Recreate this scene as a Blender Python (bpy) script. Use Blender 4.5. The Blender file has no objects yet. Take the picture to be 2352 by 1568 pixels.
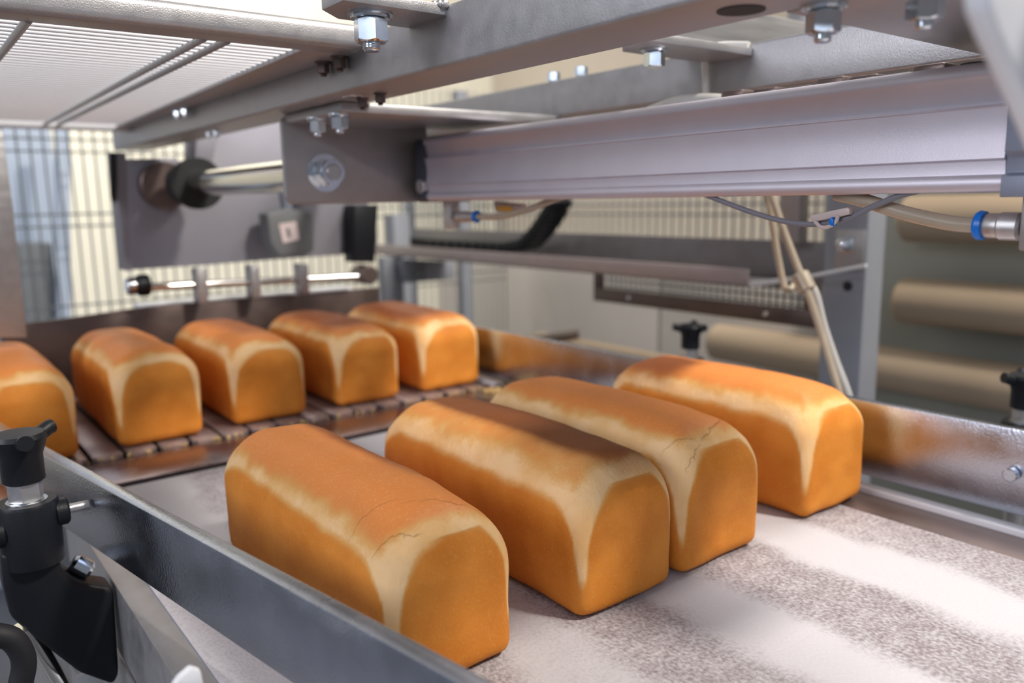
import bpy, bmesh, math, random
from mathutils import Vector, Matrix, noise
PI = math.pi
SC = bpy.context.scene
COL = SC.collection

# ------------------------------------------------------------------ camera
FPX = 1856.87
YAW, PITCH, ROLL = [math.radians(a) for a in (37.596, 9.955, -0.971)]
CAM = Vector((0, 0, .34))
_cy, _sy = math.cos(YAW), math.sin(YAW)
FWD = Vector((_sy*math.cos(PITCH), _cy*math.cos(PITCH), -math.sin(PITCH)))
_r = Vector((_cy, -_sy, 0)); _u = _r.cross(FWD)
RGT = _r*math.cos(ROLL)+_u*math.sin(ROLL)
UPV = -_r*math.sin(ROLL)+_u*math.cos(ROLL)
cd = bpy.data.cameras.new('camera'); co = bpy.data.objects.new('camera', cd); COL.objects.link(co)
m = Matrix((RGT, UPV, -FWD)).transposed().to_4x4(); m.translation = CAM
co.matrix_world = m
cd.sensor_width = 36; cd.lens = FPX/2352*36; cd.clip_start = .01; cd.clip_end = 50
cd.dof.use_dof = True; cd.dof.focus_distance = .64; cd.dof.aperture_fstop = 3.6
SC.camera = co

# ------------------------------------------------------------------ light
SC.view_settings.view_transform = 'Standard'; SC.view_settings.look = 'None'
SC.view_settings.gamma = 1; SC.view_settings.use_curve_mapping = False
SC.view_settings.exposure = 0.0
W = bpy.data.worlds.new('world'); SC.world = W; W.use_nodes = True
nt = W.node_tree; bg = nt.nodes['Background']
bg.inputs[0].default_value = (.80, .86, 1, 1); bg.inputs[1].default_value = .24

def area(name, loc, target, sx, sy, power, col):
    l = bpy.data.lights.new(name, 'AREA'); l.shape = 'RECTANGLE'; l.size = sx; l.size_y = sy
    l.energy = power; l.color = col
    o = bpy.data.objects.new(name, l); COL.objects.link(o)
    o.location = loc
    o.rotation_euler = (Vector(target)-Vector(loc)).to_track_quat('-Z', 'Y').to_euler()
    return o
area('hall_lamp_key', (1.5, -1.35, 2.8), (.6, .7, 0), .32, .32, 132, (1, .93, .84))
area('hall_lamp_over_belt', (2.3, .4, 2.8), (.8, 1.0, 0), 1.6, .25, 60, (1, .97, .94))
area('hall_window', (-2.2, -2.0, 1.9), (.4, .8, .2), 1.8, 1.8, 31, (.70, .81, 1))
area('back_wall_fill', (1.2, 3.6, 2.6), (1.0, 5.2, .6), 2.5, .5, 110, (1, .97, .90))  # added fill that brightens the back wall, not a fixture of the hall
area('left_side_fill', (-2.0, .7, 1.15), (.5, .6, .35), .9, .9, 30, (.90, .91, 1))  # invented fill, lifts the left faces of beams, cylinder and nearest loaf

# ------------------------------------------------------------------ helpers
def ray(px, py):
    return (RGT*(px-1176)+UPV*(784-py)+FWD*FPX)
def on(ax, v, px, py):                    # where the sight line of a pixel meets the plane axis = v
    d = ray(px, py); t = (v-CAM[ax])/d[ax]; return CAM+d*t
def oz(px, py, z=0): return on(2, z, px, py)
def oy(px, py, y): return on(1, y, px, py)
def ox(px, py, x): return on(0, x, px, py)

MATS = {}
def mat(name, base=(.5,.5,.5), rough=.5, metal=0, noise_amt=0, noise_scale=40, bump=0, bump_scale=200, stretch=(1,1,1), trans=0, ior=1.45, coat=0, spec=.5, rvar=0):
    if name in MATS: return MATS[name]
    M = bpy.data.materials.new(name); M.use_nodes = True
    n = M.node_tree.nodes; L = M.node_tree.links; b = n['Principled BSDF']
    b.inputs['Base Color'].default_value = (*base, 1); b.inputs['Roughness'].default_value = rough
    b.inputs['Metallic'].default_value = metal; b.inputs['Transmission Weight'].default_value = trans
    b.inputs['IOR'].default_value = ior; b.inputs['Coat Weight'].default_value = coat
    b.inputs['Specular IOR Level'].default_value = spec
    tc = n.new('ShaderNodeNewGeometry')
    mp = n.new('ShaderNodeMapping'); mp.inputs['Scale'].default_value = stretch
    L.new(tc.outputs['Position'], mp.inputs['Vector'])
    if noise_amt or rvar:
        t = n.new('ShaderNodeTexNoise'); t.inputs['Scale'].default_value = noise_scale; t.inputs['Detail'].default_value = 6
        L.new(mp.outputs[0], t.inputs['Vector'])
        if noise_amt:
            r = n.new('ShaderNodeMapRange'); r.inputs[1].default_value = .25; r.inputs[2].default_value = .75
            r.inputs[3].default_value = 1-noise_amt; r.inputs[4].default_value = 1+noise_amt
            L.new(t.outputs['Fac'], r.inputs[0])
            x = n.new('ShaderNodeVectorMath'); x.operation = 'SCALE'; x.inputs[0].default_value = base
            L.new(r.outputs[0], x.inputs['Scale']); L.new(x.outputs[0], b.inputs['Base Color'])
        if rvar:
            r2 = n.new('ShaderNodeMapRange'); r2.inputs[1].default_value = .3; r2.inputs[2].default_value = .7
            r2.inputs[3].default_value = max(.02, rough-rvar); r2.inputs[4].default_value = rough+rvar
            L.new(t.outputs['Fac'], r2.inputs[0]); L.new(r2.outputs[0], b.inputs['Roughness'])
    if bump:
        t2 = n.new('ShaderNodeTexNoise'); t2.inputs['Scale'].default_value = bump_scale; t2.inputs['Detail'].default_value = 3
        L.new(mp.outputs[0], t2.inputs['Vector'])
        bp = n.new('ShaderNodeBump'); bp.inputs['Strength'].default_value = bump; bp.inputs['Distance'].default_value = .001
        L.new(t2.outputs['Fac'], bp.inputs['Height']); L.new(bp.outputs[0], b.inputs['Normal'])
    MATS[name] = M; return M

STEEL = mat('blasted_steel', (.41,.40,.405), .42, .7, .07, 60, .25, 900, rvar=.05)
STEEL2 = mat('brushed_steel', (.56,.55,.55), .33, .85, .08, 12, .15, 300, (1, 12, 12), rvar=.06)
RAILM = mat('worn_rail_aluminium', (.50,.53,.60), .24, 1, .10, 25, .25, 500, rvar=.06)
ALU = mat('anodised_aluminium', (.68,.65,.72), .50, .75, .03, 30, .08, 900)
ALUCAP = mat('blue_grey_end_cap', (.30,.33,.42), .4, .5, .05, 30)
ZINC = mat('zinc_plated', (.72,.76,.80), .16, 1, .1, 80)
CHROME = mat('polished_chrome', (.70,.68,.64), .12, 1)
DARKST = mat('dark_worn_steel', (.16,.12,.11), .38, .7, .18, 14, .2, 300, rvar=.1)
SLATM = mat('slat_steel', (.38,.30,.285), .38, .7, .15, 18, .2, 300, rvar=.1)
BLACKP = mat('black_plastic', (.007,.008,.011), .42, 0, 0, 40, .15, 700, spec=.35)
RUBBER = mat('black_rubber', (.01,.01,.012), .6)
HOSEM = mat('tan_tubing', (.50,.42,.32), .25, 0, .12, 30, trans=.25, coat=.3)
HOSE2 = mat('pale_tubing', (.62,.60,.56), .3, 0, .06, 30, coat=.3)
BLUEP = mat('blue_plastic', (.0,.16,.62), .35)
CABLEM = mat('grey_cable', (.17,.17,.20), .45)
CLIPM = mat('pale_clip_plastic', (.62,.52,.50), .35, trans=.2)
WHITEP = mat('white_painted_steel', (.72,.73,.76), .4, .1, .04, 10)
PAINTG = mat('grey_painted_post', (.26,.27,.30), .5, .1, .05, 12)
FENCEM = mat('fence_wire_grey', (.12,.135,.145), .5)
FENCEG = mat('fence_wire_galvanised', (.20,.20,.20), .45, .4)
WALLT = mat('tan_wall', (.50,.44,.37), .8, 0, .05, 3)
WALLC = mat('cream_wall', (.78,.74,.62), .8, 0, .06, 2.2, stretch=(3,1,.3))
PANEL = mat('beige_panel', (.55,.50,.45), .6, 0, .04, 3)
FLOORM = mat('floor_concrete', (.16,.165,.19), .6, 0, .1, 4)
PIPET = mat('tan_duct', (.37,.28,.19), .6, 0, .05, 4)
PIPEG = mat('grey_green_duct', (.30,.30,.26), .6, 0, .05, 4)
LABELM = mat('pink_white_label', (.72,.62,.62), .5)
CABD = mat('dark_grey_cabinet', (.17,.18,.19), .5)
BLUEW = mat('pale_blue_post_paint', (.52,.60,.72), .5)

PLATEM = mat('lilac_grey_plate', (.27,.265,.30), .6, .3, .06, 8)
TRAYM = mat('tray_steel', (.27,.25,.25), .45, .6, .08, 30, rvar=.05)
def tag(o, label=None, cat=None, group=None, kind=None):
    if label: o['label'] = label
    if cat: o['category'] = cat
    if group: o['group'] = group
    if kind: o['kind'] = kind
    return o
def thing(name, loc, label, cat, group=None):
    o = bpy.data.objects.new(name, None); COL.objects.link(o); o.location = loc
    o.empty_display_size = .02
    return tag(o, label, cat, group)
def wpos(o):
    p = Vector((0,0,0))
    while o: p += Vector(o.location); o = o.parent
    return p

class MB:
    """collects shapes in world coordinates, links them as one mesh object"""
    def __init__(s): s.bm = bmesh.new()
    def box(s, a, b, bev=0, seg=2, rot=None):
        bm = bmesh.new(); bmesh.ops.create_cube(bm, size=1)
        a = Vector(a); b = Vector(b)
        for v in bm.verts: v.co = Vector(((a[i]+b[i])/2+v.co[i]*abs(b[i]-a[i]) for i in range(3)))
        if bev: bmesh.ops.bevel(bm, geom=bm.edges[:], offset=bev, segments=seg, affect='EDGES', profile=.5)
        if rot:
            ang, ax, piv = rot; R = Matrix.Rotation(ang, 3, ax); piv = Vector(piv)
            for v in bm.verts: v.co = piv+R@(v.co-piv)
        s.add(bm); return s
    def add(s, bm):
        me = bpy.data.meshes.new('t'); bm.to_mesh(me); bm.free(); s.bm.from_mesh(me); bpy.data.meshes.remove(me)
    def prism(s, pts, vec, bev=0, seg=2):
        """closed polygon (list of points) swept along vec"""
        bm = bmesh.new(); vec = Vector(vec)
        A = [bm.verts.new(Vector(p)) for p in pts]; B = [bm.verts.new(Vector(p)+vec) for p in pts]
        n = len(pts); bm.faces.new(A); bm.faces.new(B[::-1])
        for i in range(n): bm.faces.new((A[i], B[i], B[(i+1)%n], A[(i+1)%n]))
        bmesh.ops.recalc_face_normals(bm, faces=bm.faces[:])
        if bev: bmesh.ops.bevel(bm, geom=bm.edges[:], offset=bev, segments=seg, affect='EDGES', profile=.5)
        s.add(bm); return s
    def lathe(s, prof, org, axis=(0,0,1), n=32):
        """prof: (radius, height) list, spun about axis through org"""
        bm = bmesh.new(); axis = Vector(axis).normalized(); q = Vector((0,0,1)).rotation_difference(axis).to_matrix(); org = Vector(org)
        rings = []
        for r, h in prof:
            if r < 1e-7: rings.append([bm.verts.new(org+q@Vector((0,0,h)))])
            else: rings.append([bm.verts.new(org+q@Vector((r*math.cos(2*PI*i/n), r*math.sin(2*PI*i/n), h))) for i in range(n)])
        for a, b in zip(rings, rings[1:]):
            for i in range(n):
                j = (i+1) % n
                if len(a) == 1 and len(b) == 1: break
                if len(a) == 1: bm.faces.new((a[0], b[j], b[i]))
                elif len(b) == 1: bm.faces.new((a[i], a[j], b[0]))
                else: bm.faces.new((a[i], a[j], b[j], b[i]))
        if len(rings[0]) > 1: bm.faces.new(rings[0][::-1])
        if len(rings[-1]) > 1: bm.faces.new(rings[-1])
        bmesh.ops.recalc_face_normals(bm, faces=bm.faces[:])
        s.add(bm); return s
    def cyl(s, a, b, r, n=24, bev=0):
        a = Vector(a); b = Vector(b); L = (b-a).length
        p = [(r, 0), (r, L)] if not bev else [(r-bev, 0), (r, bev), (r, L-bev), (r-bev, L)]
        return s.lathe(p, a, b-a, n)
    def tube(s, pts, r, n=12, smooth=8):
        P = [Vector(p) for p in pts]
        if smooth and len(P) > 2:
            Q = []; E = [P[0]*2-P[1]]+P+[P[-1]*2-P[-2]]
            for i in range(1, len(E)-2):
                for k in range(smooth):
                    t = k/smooth; a, b, c, d = E[i-1:i+3]
                    Q.append(.5*((2*b)+(-a+c)*t+(2*a-5*b+4*c-d)*t*t+(-a+3*b-3*c+d)*t**3))
            Q.append(P[-1]); P = Q
        bm = bmesh.new(); rings = []; up = None
        for i, p in enumerate(P):
            t = (P[min(i+1, len(P)-1)]-P[max(i-1, 0)]).normalized()
            if up is None: up = t.orthogonal().normalized()
            up = (up-t*up.dot(t)).normalized(); w = t.cross(up)
            rings.append([bm.verts.new(p+(up*math.cos(2*PI*k/n)+w*math.sin(2*PI*k/n))*r) for k in range(n)])
        for a, b in zip(rings, rings[1:]):
            for k in range(n): bm.faces.new((a[k], a[(k+1)%n], b[(k+1)%n], b[k]))
        bm.faces.new(rings[0][::-1]); bm.faces.new(rings[-1])
        bmesh.ops.recalc_face_normals(bm, faces=bm.faces[:])
        s.add(bm); return s
    def hexnut(s, org, axis, af, h, rot=0):
        """hex with chamfered ends, af = across flats"""
        bm = bmesh.new(); axis = Vector(axis).normalized(); q = Vector((0,0,1)).rotation_difference(axis).to_matrix(); org = Vector(org)
        R = af/math.sqrt(3); n = 24; rings = []
        def rad(a):   # hexagon radius at angle
            a = (a % (PI/3))-PI/6; return (af/2)/math.cos(a)
        n = 48
        for hh, f in ((0, .93), (1e-3, 1), (1-1e-3, 1), (h, .93)):
            ring = []
            for i in range(n):
                a = 2*PI*i/n; rr = rad(a)
                zz = hh
                if f < 1: rr = af/2*.93
                elif hh < .5: zz = (rr-af/2*.93)*.75
                else: zz = h-(rr-af/2*.93)*.75
                ring.append(bm.verts.new(org+q@Vector((rr*math.cos(a+rot), rr*math.sin(a+rot), zz))))
            rings.append(ring)
        for a, b in zip(rings, rings[1:]):
            for i in range(n): bm.faces.new((a[i], a[(i+1)%n], b[(i+1)%n], b[i]))
        bm.faces.new(rings[0][::-1]); bm.faces.new(rings[-1])
        bmesh.ops.recalc_face_normals(bm, faces=bm.faces[:])
        s.add(bm); return s
    def build(s, name, material, parent=None, smooth=30):
        me = bpy.data.meshes.new(name)
        if parent is not None: off = wpos(parent)
        else:
            c = [v.co for v in s.bm.verts]; lo = Vector((min(v[i] for v in c) for i in range(3))); hi = Vector((max(v[i] for v in c) for i in range(3)))
            off = Vector(((lo.x+hi.x)/2, (lo.y+hi.y)/2, lo.z))
        for v in s.bm.verts: v.co -= off
        s.bm.to_mesh(me); s.bm.free(); me.materials.append(material)
        o = bpy.data.objects.new(name, me); COL.objects.link(o)
        if parent is not None: o.parent = parent
        else: o.location = off
        if smooth:
            me.polygons.foreach_set('use_smooth', [True]*len(me.polygons))
            me.set_sharp_from_angle(angle=math.radians(smooth))
        return o

def bolt(parent, p, axis, af, stud=True, washer=True, name='hex_nut', m=None, rot=.3, h=None):
    """washer + hex nut + threaded stud end, standing out from p along axis; one part with two sub-parts"""
    m = m or ZINC; ax = Vector(axis).normalized(); p = Vector(p); h = h or af*.8; z = 0
    b = MB(); b.hexnut(p+ax*(af*.19 if washer else 0), ax, af, h, rot); o = b.build(name, m, parent, 25)
    if washer:
        w = MB(); w.lathe([(af*.40, 0), (af*.76, 0), (af*.76, af*.08), (af*.64, af*.09), (af*.66, af*.12), (af*.64, af*.19), (af*.4, af*.19)], p, ax, 32); w.build('washer', m, o)
    if stud:
        s = MB(); r = af*.31; pr = [(r, 0)]; z0 = af*.1+h
        for i in range(5): pr += [(r, z0+i*af*.07), (r*.86, z0+i*af*.07+af*.035)]
        pr += [(r*.8, z0+af*.36), (0, z0+af*.36)]
        s.lathe(pr, p, ax, 20); s.build('threaded_stud', m, o)
    return o

# ------------------------------------------------------------------ setting
def struct(name, mb, m):
    o = mb.build(name, m, None, 0); o['kind'] = 'structure'; return o
FZ = -.85
struct('floor', MB().box((-3.5,-3.5,FZ-.1), (4.2,5.6,FZ)), FLOORM)
struct('wall_back', MB().box((-3.5,5.4,FZ), (4.2,5.6,3.4)), WALLC)
struct('wall_right', MB().box((4.0,-3.5,FZ), (4.2,5.4,3.4)), WALLT)
struct('ceiling', MB().box((-3.5,-1.0,3.4), (4.2,5.6,3.5)), WHITEP)

# ------------------------------------------------------------------ bread
def bread_material(cracks=()):
    M = bpy.data.materials.new('bread_crust'); M.use_nodes = True
    n = M.node_tree.nodes; L = M.node_tree.links; b = n['Principled BSDF']
    def attr(nm):
        a = n.new('ShaderNodeAttribute'); a.attribute_name = nm; return a.outputs['Fac']
    tc = n.new('ShaderNodeNewGeometry'); pos = tc.outputs['Position']
    def nz(scale, det=4, vec=pos):
        t = n.new('ShaderNodeTexNoise'); t.inputs['Scale'].default_value = scale; t.inputs['Detail'].default_value = det
        L.new(vec, t.inputs['Vector']); return t.outputs['Fac']
    def math_(op, a, b_=None, c=None):
        x = n.new('ShaderNodeMath'); x.operation = op
        for i, v in enumerate((a, b_, c)):
            if v is None: continue
            if isinstance(v, (int, float)): x.inputs[i].default_value = v
            else: L.new(v, x.inputs[i])
        return x.outputs[0]
    def ramp(f, a, b_, lo=0, hi=1):
        r = n.new('ShaderNodeMapRange'); r.interpolation_type = 'SMOOTHSTEP'
        r.inputs[1].default_value = a; r.inputs[2].default_value = b_; r.inputs[3].default_value = lo; r.inputs[4].default_value = hi
        L.new(f, r.inputs[0]); return r.outputs[0]
    def mix(f, a, b_):
        x = n.new('ShaderNodeMix'); x.data_type = 'RGBA'
        L.new(f, x.inputs[0])
        for i, v in ((6, a), (7, b_)):
            if isinstance(v, tuple): x.inputs[i].default_value = (*v, 1)
            else: L.new(v, x.inputs[i])
        return x.outputs[2]
    fine = nz(420, 3); mid = nz(70, 5); low = nz(22, 4)
    pert = math_('ADD', math_('MULTIPLY', math_('SUBTRACT', mid, .5), .45), math_('MULTIPLY', math_('SUBTRACT', fine, .5), .3))
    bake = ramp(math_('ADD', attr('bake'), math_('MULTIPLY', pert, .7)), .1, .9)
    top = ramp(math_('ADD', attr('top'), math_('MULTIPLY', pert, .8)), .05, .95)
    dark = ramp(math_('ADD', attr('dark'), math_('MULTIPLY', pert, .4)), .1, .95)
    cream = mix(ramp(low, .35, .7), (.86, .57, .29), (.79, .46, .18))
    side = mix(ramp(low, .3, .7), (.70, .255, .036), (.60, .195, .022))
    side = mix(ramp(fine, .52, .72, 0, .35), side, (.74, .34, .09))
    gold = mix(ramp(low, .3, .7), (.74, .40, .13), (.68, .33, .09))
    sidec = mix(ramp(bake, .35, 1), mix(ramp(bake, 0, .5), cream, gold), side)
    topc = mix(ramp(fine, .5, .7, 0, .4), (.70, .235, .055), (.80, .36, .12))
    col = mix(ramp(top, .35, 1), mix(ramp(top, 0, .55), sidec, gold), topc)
    col = mix(math_('MULTIPLY', dark, .93), col, (.16, .042, .012))
    crack = 0.0
    if cracks:
        oc = n.new('ShaderNodeTexCoord'); sp_ = n.new('ShaderNodeSeparateXYZ'); L.new(oc.outputs['Object'], sp_.inputs[0])
        X_, Y_, Z_ = sp_.outputs
        def onz(sc, off):
            mp_ = n.new('ShaderNodeMapping'); mp_.inputs['Location'].default_value = (off, off*2, 0); L.new(oc.outputs['Object'], mp_.inputs[0]); return nz(sc, 4, mp_.outputs[0])
        for ci, (x0, y0_, x1, y1_, wd) in enumerate(cracks):
            k_ = (y1_-y0_)/(x1-x0)
            w_ = math_('MULTIPLY', math_('SUBTRACT', onz(75, ci*3.1), .5), .011)
            w_ = math_('ADD', w_, math_('MULTIPLY', math_('SUBTRACT', onz(420, ci), .5), .0028))
            d_ = math_('ABSOLUTE', math_('ADD', math_('SUBTRACT', Y_, math_('ADD', math_('MULTIPLY', math_('SUBTRACT', X_, x0), k_), y0_)), w_))
            win = math_('MULTIPLY', ramp(X_, x0-.002, x0+.012, 0, 1), ramp(X_, x1-.012, x1+.002, 1, 0))
            win = math_('MULTIPLY', win, ramp(Z_, .09, .10, 0, 1))
            c_ = math_('MULTIPLY', ramp(d_, 0, wd, 1, 0), win)
            crack = c_ if ci == 0 else math_('MAXIMUM', crack, c_)
    if cracks: col = mix(ramp(crack, .3, .9, 0, .4), col, (.46, .24, .10))
    L.new(col, b.inputs['Base Color'])
    b.inputs['Roughness'].default_value = .46; b.inputs['Specular IOR Level'].default_value = .2
    b.inputs['Subsurface Weight'].default_value = .08; b.inputs['Subsurface Radius'].default_value = (.02, .008, .003); b.inputs['Subsurface Scale'].default_value = .3
    L.new(ramp(top, 0, 1, .62, .5), b.inputs['Roughness'])
    # wrinkles along the pale bands, pores low on the sides
    mp = n.new('ShaderNodeMapping'); mp.inputs['Scale'].default_value = (260, 260, 45); L.new(pos, mp.inputs[0])
    wr = nz(1, 3, mp.outputs[0])
    wamt = math_('SUBTRACT', 1, math_('MAXIMUM', bake, top))
    vor = n.new('ShaderNodeTexVoronoi'); vor.inputs['Scale'].default_value = 210; L.new(pos, vor.inputs['Vector'])
    pore = ramp(vor.outputs['Distance'], .0, .25, 1, 0)
    pm = ramp(nz(30, 2), .56, .68)
    h = math_('ADD', math_('MULTIPLY', fine, .35), math_('MULTIPLY', mid, .5))
    h = math_('ADD', h, math_('MULTIPLY', math_('MULTIPLY', wr, wamt), .9))
    h = math_('SUBTRACT', h, math_('MULTIPLY', math_('MULTIPLY', pore, pm), .8))
    if cracks: h = math_('SUBTRACT', h, math_('MULTIPLY', crack, 2.2))
    bp = n.new('ShaderNodeBump'); bp.inputs['Strength'].default_value = .55; bp.inputs['Distance'].default_value = .0012
    L.new(h, bp.inputs['Height']); L.new(bp.outputs[0], b.inputs['Normal'])
    return M
BREAD = bread_material()

def sstep(a, b, x):
    t = max(0, min(1, (x-a)/(b-a))); return t*t*(3-2*t)
def loaf(cx, y0, w, l, h, label, seed=0, dk=(0, 0, .5, .5), dkmul=1, rot=0, top=1, topz=.74, side=.80, arch=.90, pk=.25, group='square sandwich loaves', cracks=(), zb=.0006, crown=.009, skew=0, asym=0):
    """w across (x), l along (y, front face at y0), h tall. dk = centre and half widths (in units of half size) of the darkest patch"""
    NX, NY, NZ = 30, 76, 30
    bm = bmesh.new(); bmesh.ops.create_cube(bm, size=2)
    bm.free()
    verts = {}; faces = []; V = []
    def key(i, j, k):
        if (i, j, k) not in verts:
            verts[(i, j, k)] = len(V); V.append((2*i/NX-1, 2*j/NY-1, 2*k/NZ-1))
        return verts[(i, j, k)]
    for i in range(NX):
        for j in range(NY):
            for k in (0, NZ):
                f = [key(i,j,k), key(i+1,j,k), key(i+1,j+1,k), key(i,j+1,k)]; faces.append(f if k else f[::-1])
    for i in range(NX):
        for k in range(NZ):
            for j in (0, NY):
                f = [key(i,j,k), key(i+1,j,k), key(i+1,j,k+1), key(i,j,k+1)]; faces.append(f if not j else f[::-1])
    for j in range(NY):
        for k in range(NZ):
            for i in (0, NX):
                f = [key(i,j,k), key(i,j+1,k), key(i,j+1,k+1), key(i,j,k+1)]; faces.append(f if i else f[::-1])
    a, b, c = w/2, l/2, h/2; P = []; bake = []; topw = []; dark = []; crk = []
    rnd = random.Random(seed); so = Vector((rnd.random()*50, rnd.random()*50, rnd.random()*50))
    for (u, v, t) in V:
        # remap so grid lines crowd at the edges a little
        q = Vector((a*u, b*v, c*t)); hz = (t+1)/2
        rv = .013+.019*hz*hz                                  # vertical corner radius grows upwards
        rt = .013 if t < 0 else .042                       # bottom / top edge radius
        # round in plan first
        ax_, by_ = a-rv, b-rv
        ix = max(-ax_, min(ax_, q.x)); iy = max(-by_, min(by_, q.y)); dx, dy = q.x-ix, q.y-iy; d = math.hypot(dx, dy)
        md = max(abs(dx), abs(dy))
        px_, py_ = q.x, q.y
        if d > 1e-9: px_, py_ = ix+dx/d*md, iy+dy/d*md
        # signed inset distance from wall in plan
        if d > 1e-9: sd = rv-md
        else: sd = rv+min(ax_-abs(q.x), by_-abs(q.y))
        # round vertically
        z = q.z; zi = c-rt
        dz = abs(z)-zi
        pz_ = z
        if dz > 0 and sd < rt:
            ds = rt-sd; dd = math.hypot(dz, ds); mm = max(dz, ds)
            k_ = mm/dd if dd > 1e-9 else 1
            nds, ndz = ds*k_, dz*k_
            pull = ds-nds
            nn = Vector((dx, dy)) if d > 1e-9 else (Vector((math.copysign(1, q.x), 0)) if ax_-abs(q.x) < by_-abs(q.y) else Vector((0, math.copysign(1, q.y))))
            if nn.length > 0: nn.normalize()
            px_ -= nn.x*pull; py_ -= nn.y*pull
            pz_ = math.copysign(zi+ndz, z)
        un, vn = px_/a, py_/b
        # pan taper, slight belly, crown, soft sag of the long walls
        tap = .94+.06*hz
        belly = 1+.018*math.sin(PI*hz)*(1-abs(vn)**3*.3)
        px2 = px_*tap*belly; py2 = py_*(.985+.015*hz)
        if hz > .5: pz_ += (crown*(1-un*un)*(1-vn**4)-.003*abs(vn)**6)*((hz-.5)*2)
        pp = Vector((px2+asym*hz, py2, pz_+c))
        nv = noise.noise_vector(pp*16+so)*.0024+noise.noise_vector(pp*48+so)*.0007
        if t <= -.999: nv.z = 0
        pp += nv
        P.append(pp)
        # ---- crust zones, by place on the loaf
        wob = noise.noise(pp*30+so)*.05+noise.noise(pp*90+so)*.02
        # on which face are we: distances
        fx = abs(un); fy = abs(vn)
        istop = hz > .999 or (abs(t) < .999 and False)
        hh = pp.z/h
        end = (abs(v) > .999)
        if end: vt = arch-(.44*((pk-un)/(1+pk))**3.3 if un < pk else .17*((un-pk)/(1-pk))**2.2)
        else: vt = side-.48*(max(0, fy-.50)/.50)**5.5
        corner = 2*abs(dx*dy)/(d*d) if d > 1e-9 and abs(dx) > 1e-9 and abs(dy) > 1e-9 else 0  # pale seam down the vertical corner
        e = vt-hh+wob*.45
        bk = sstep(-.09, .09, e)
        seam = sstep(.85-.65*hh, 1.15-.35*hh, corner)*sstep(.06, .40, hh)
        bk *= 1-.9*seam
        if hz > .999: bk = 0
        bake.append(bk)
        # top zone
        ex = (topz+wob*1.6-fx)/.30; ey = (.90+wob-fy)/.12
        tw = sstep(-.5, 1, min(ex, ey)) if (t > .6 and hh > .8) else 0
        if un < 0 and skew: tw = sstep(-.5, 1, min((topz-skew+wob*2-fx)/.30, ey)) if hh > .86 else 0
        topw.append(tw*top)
        gx = (un-dk[0])/dk[2]; gy = (vn-dk[1])/dk[3]; g = math.exp(-(abs(gx)**3)-abs(gy)**4)
        dark.append(g*dkmul*(1 if hh > .8 else 0))
        ck = 0
        crk.append(ck)
    root_loc = Vector((cx, y0+l/2, zb))
    me = bpy.data.meshes.new('bread_loaf')
    Rz = Matrix.Rotation(rot, 3, 'Z')
    me.from_pydata([tuple(Rz@p) for p in P], [], faces); me.update()
    for nm, arr in (('bake', bake), ('top', topw), ('dark', dark)):
        at = me.attributes.new(nm, 'FLOAT', 'POINT'); at.data.foreach_set('value', arr)
    me.polygons.foreach_set('use_smooth', [True]*len(me.polygons))
    me.materials.append(bread_material(cracks) if cracks else BREAD)
    o = bpy.data.objects.new('bread_loaf', me); COL.objects.link(o); o.location = root_loc
    tag(o, label, 'bread', group)
    return o
CR1 = ((-.052, -.102, -.012, -.120, .0007), (-.022, -.122, .046, -.150, .0007), (-.055, -.138, -.016, -.157, .0007))
CR3 = ((-.056, -.124, -.018, -.140, .0009), (-.022, -.142, .034, -.126, .0009), (-.052, -.152, -.018, -.143, .0007))
FG = 'loaves on the pale front belt'; BG = 'loaves on the dark rear slats'
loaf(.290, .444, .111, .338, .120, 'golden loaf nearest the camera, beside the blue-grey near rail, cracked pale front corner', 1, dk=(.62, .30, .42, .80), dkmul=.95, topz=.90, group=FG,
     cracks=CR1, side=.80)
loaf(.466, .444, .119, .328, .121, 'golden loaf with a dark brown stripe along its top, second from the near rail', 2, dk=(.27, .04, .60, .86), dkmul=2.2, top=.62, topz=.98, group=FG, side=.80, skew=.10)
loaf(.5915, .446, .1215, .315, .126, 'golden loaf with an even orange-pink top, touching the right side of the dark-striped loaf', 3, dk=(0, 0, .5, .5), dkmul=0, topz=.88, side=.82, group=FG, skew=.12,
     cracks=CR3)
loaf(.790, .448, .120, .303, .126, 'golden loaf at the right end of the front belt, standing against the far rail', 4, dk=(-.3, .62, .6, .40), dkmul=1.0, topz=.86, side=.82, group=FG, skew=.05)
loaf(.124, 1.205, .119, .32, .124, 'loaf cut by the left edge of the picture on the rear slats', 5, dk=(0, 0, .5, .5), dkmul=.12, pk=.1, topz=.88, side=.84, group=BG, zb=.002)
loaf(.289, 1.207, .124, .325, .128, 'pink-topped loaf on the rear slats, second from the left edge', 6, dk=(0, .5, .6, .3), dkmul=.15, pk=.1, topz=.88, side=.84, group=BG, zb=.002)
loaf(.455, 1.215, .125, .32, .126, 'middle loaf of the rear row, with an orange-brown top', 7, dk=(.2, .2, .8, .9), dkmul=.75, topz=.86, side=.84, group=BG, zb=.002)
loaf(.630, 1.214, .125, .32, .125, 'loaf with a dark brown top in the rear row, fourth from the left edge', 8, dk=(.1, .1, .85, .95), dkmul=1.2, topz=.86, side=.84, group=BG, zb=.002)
loaf(.796, 1.212, .132, .32, .127, 'half-shaded loaf at the right end of the rear row, against the far rail', 9, dk=(-.1, .1, .8, .95), dkmul=1.15, topz=.86, side=.84, group=BG, zb=.002)

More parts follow.
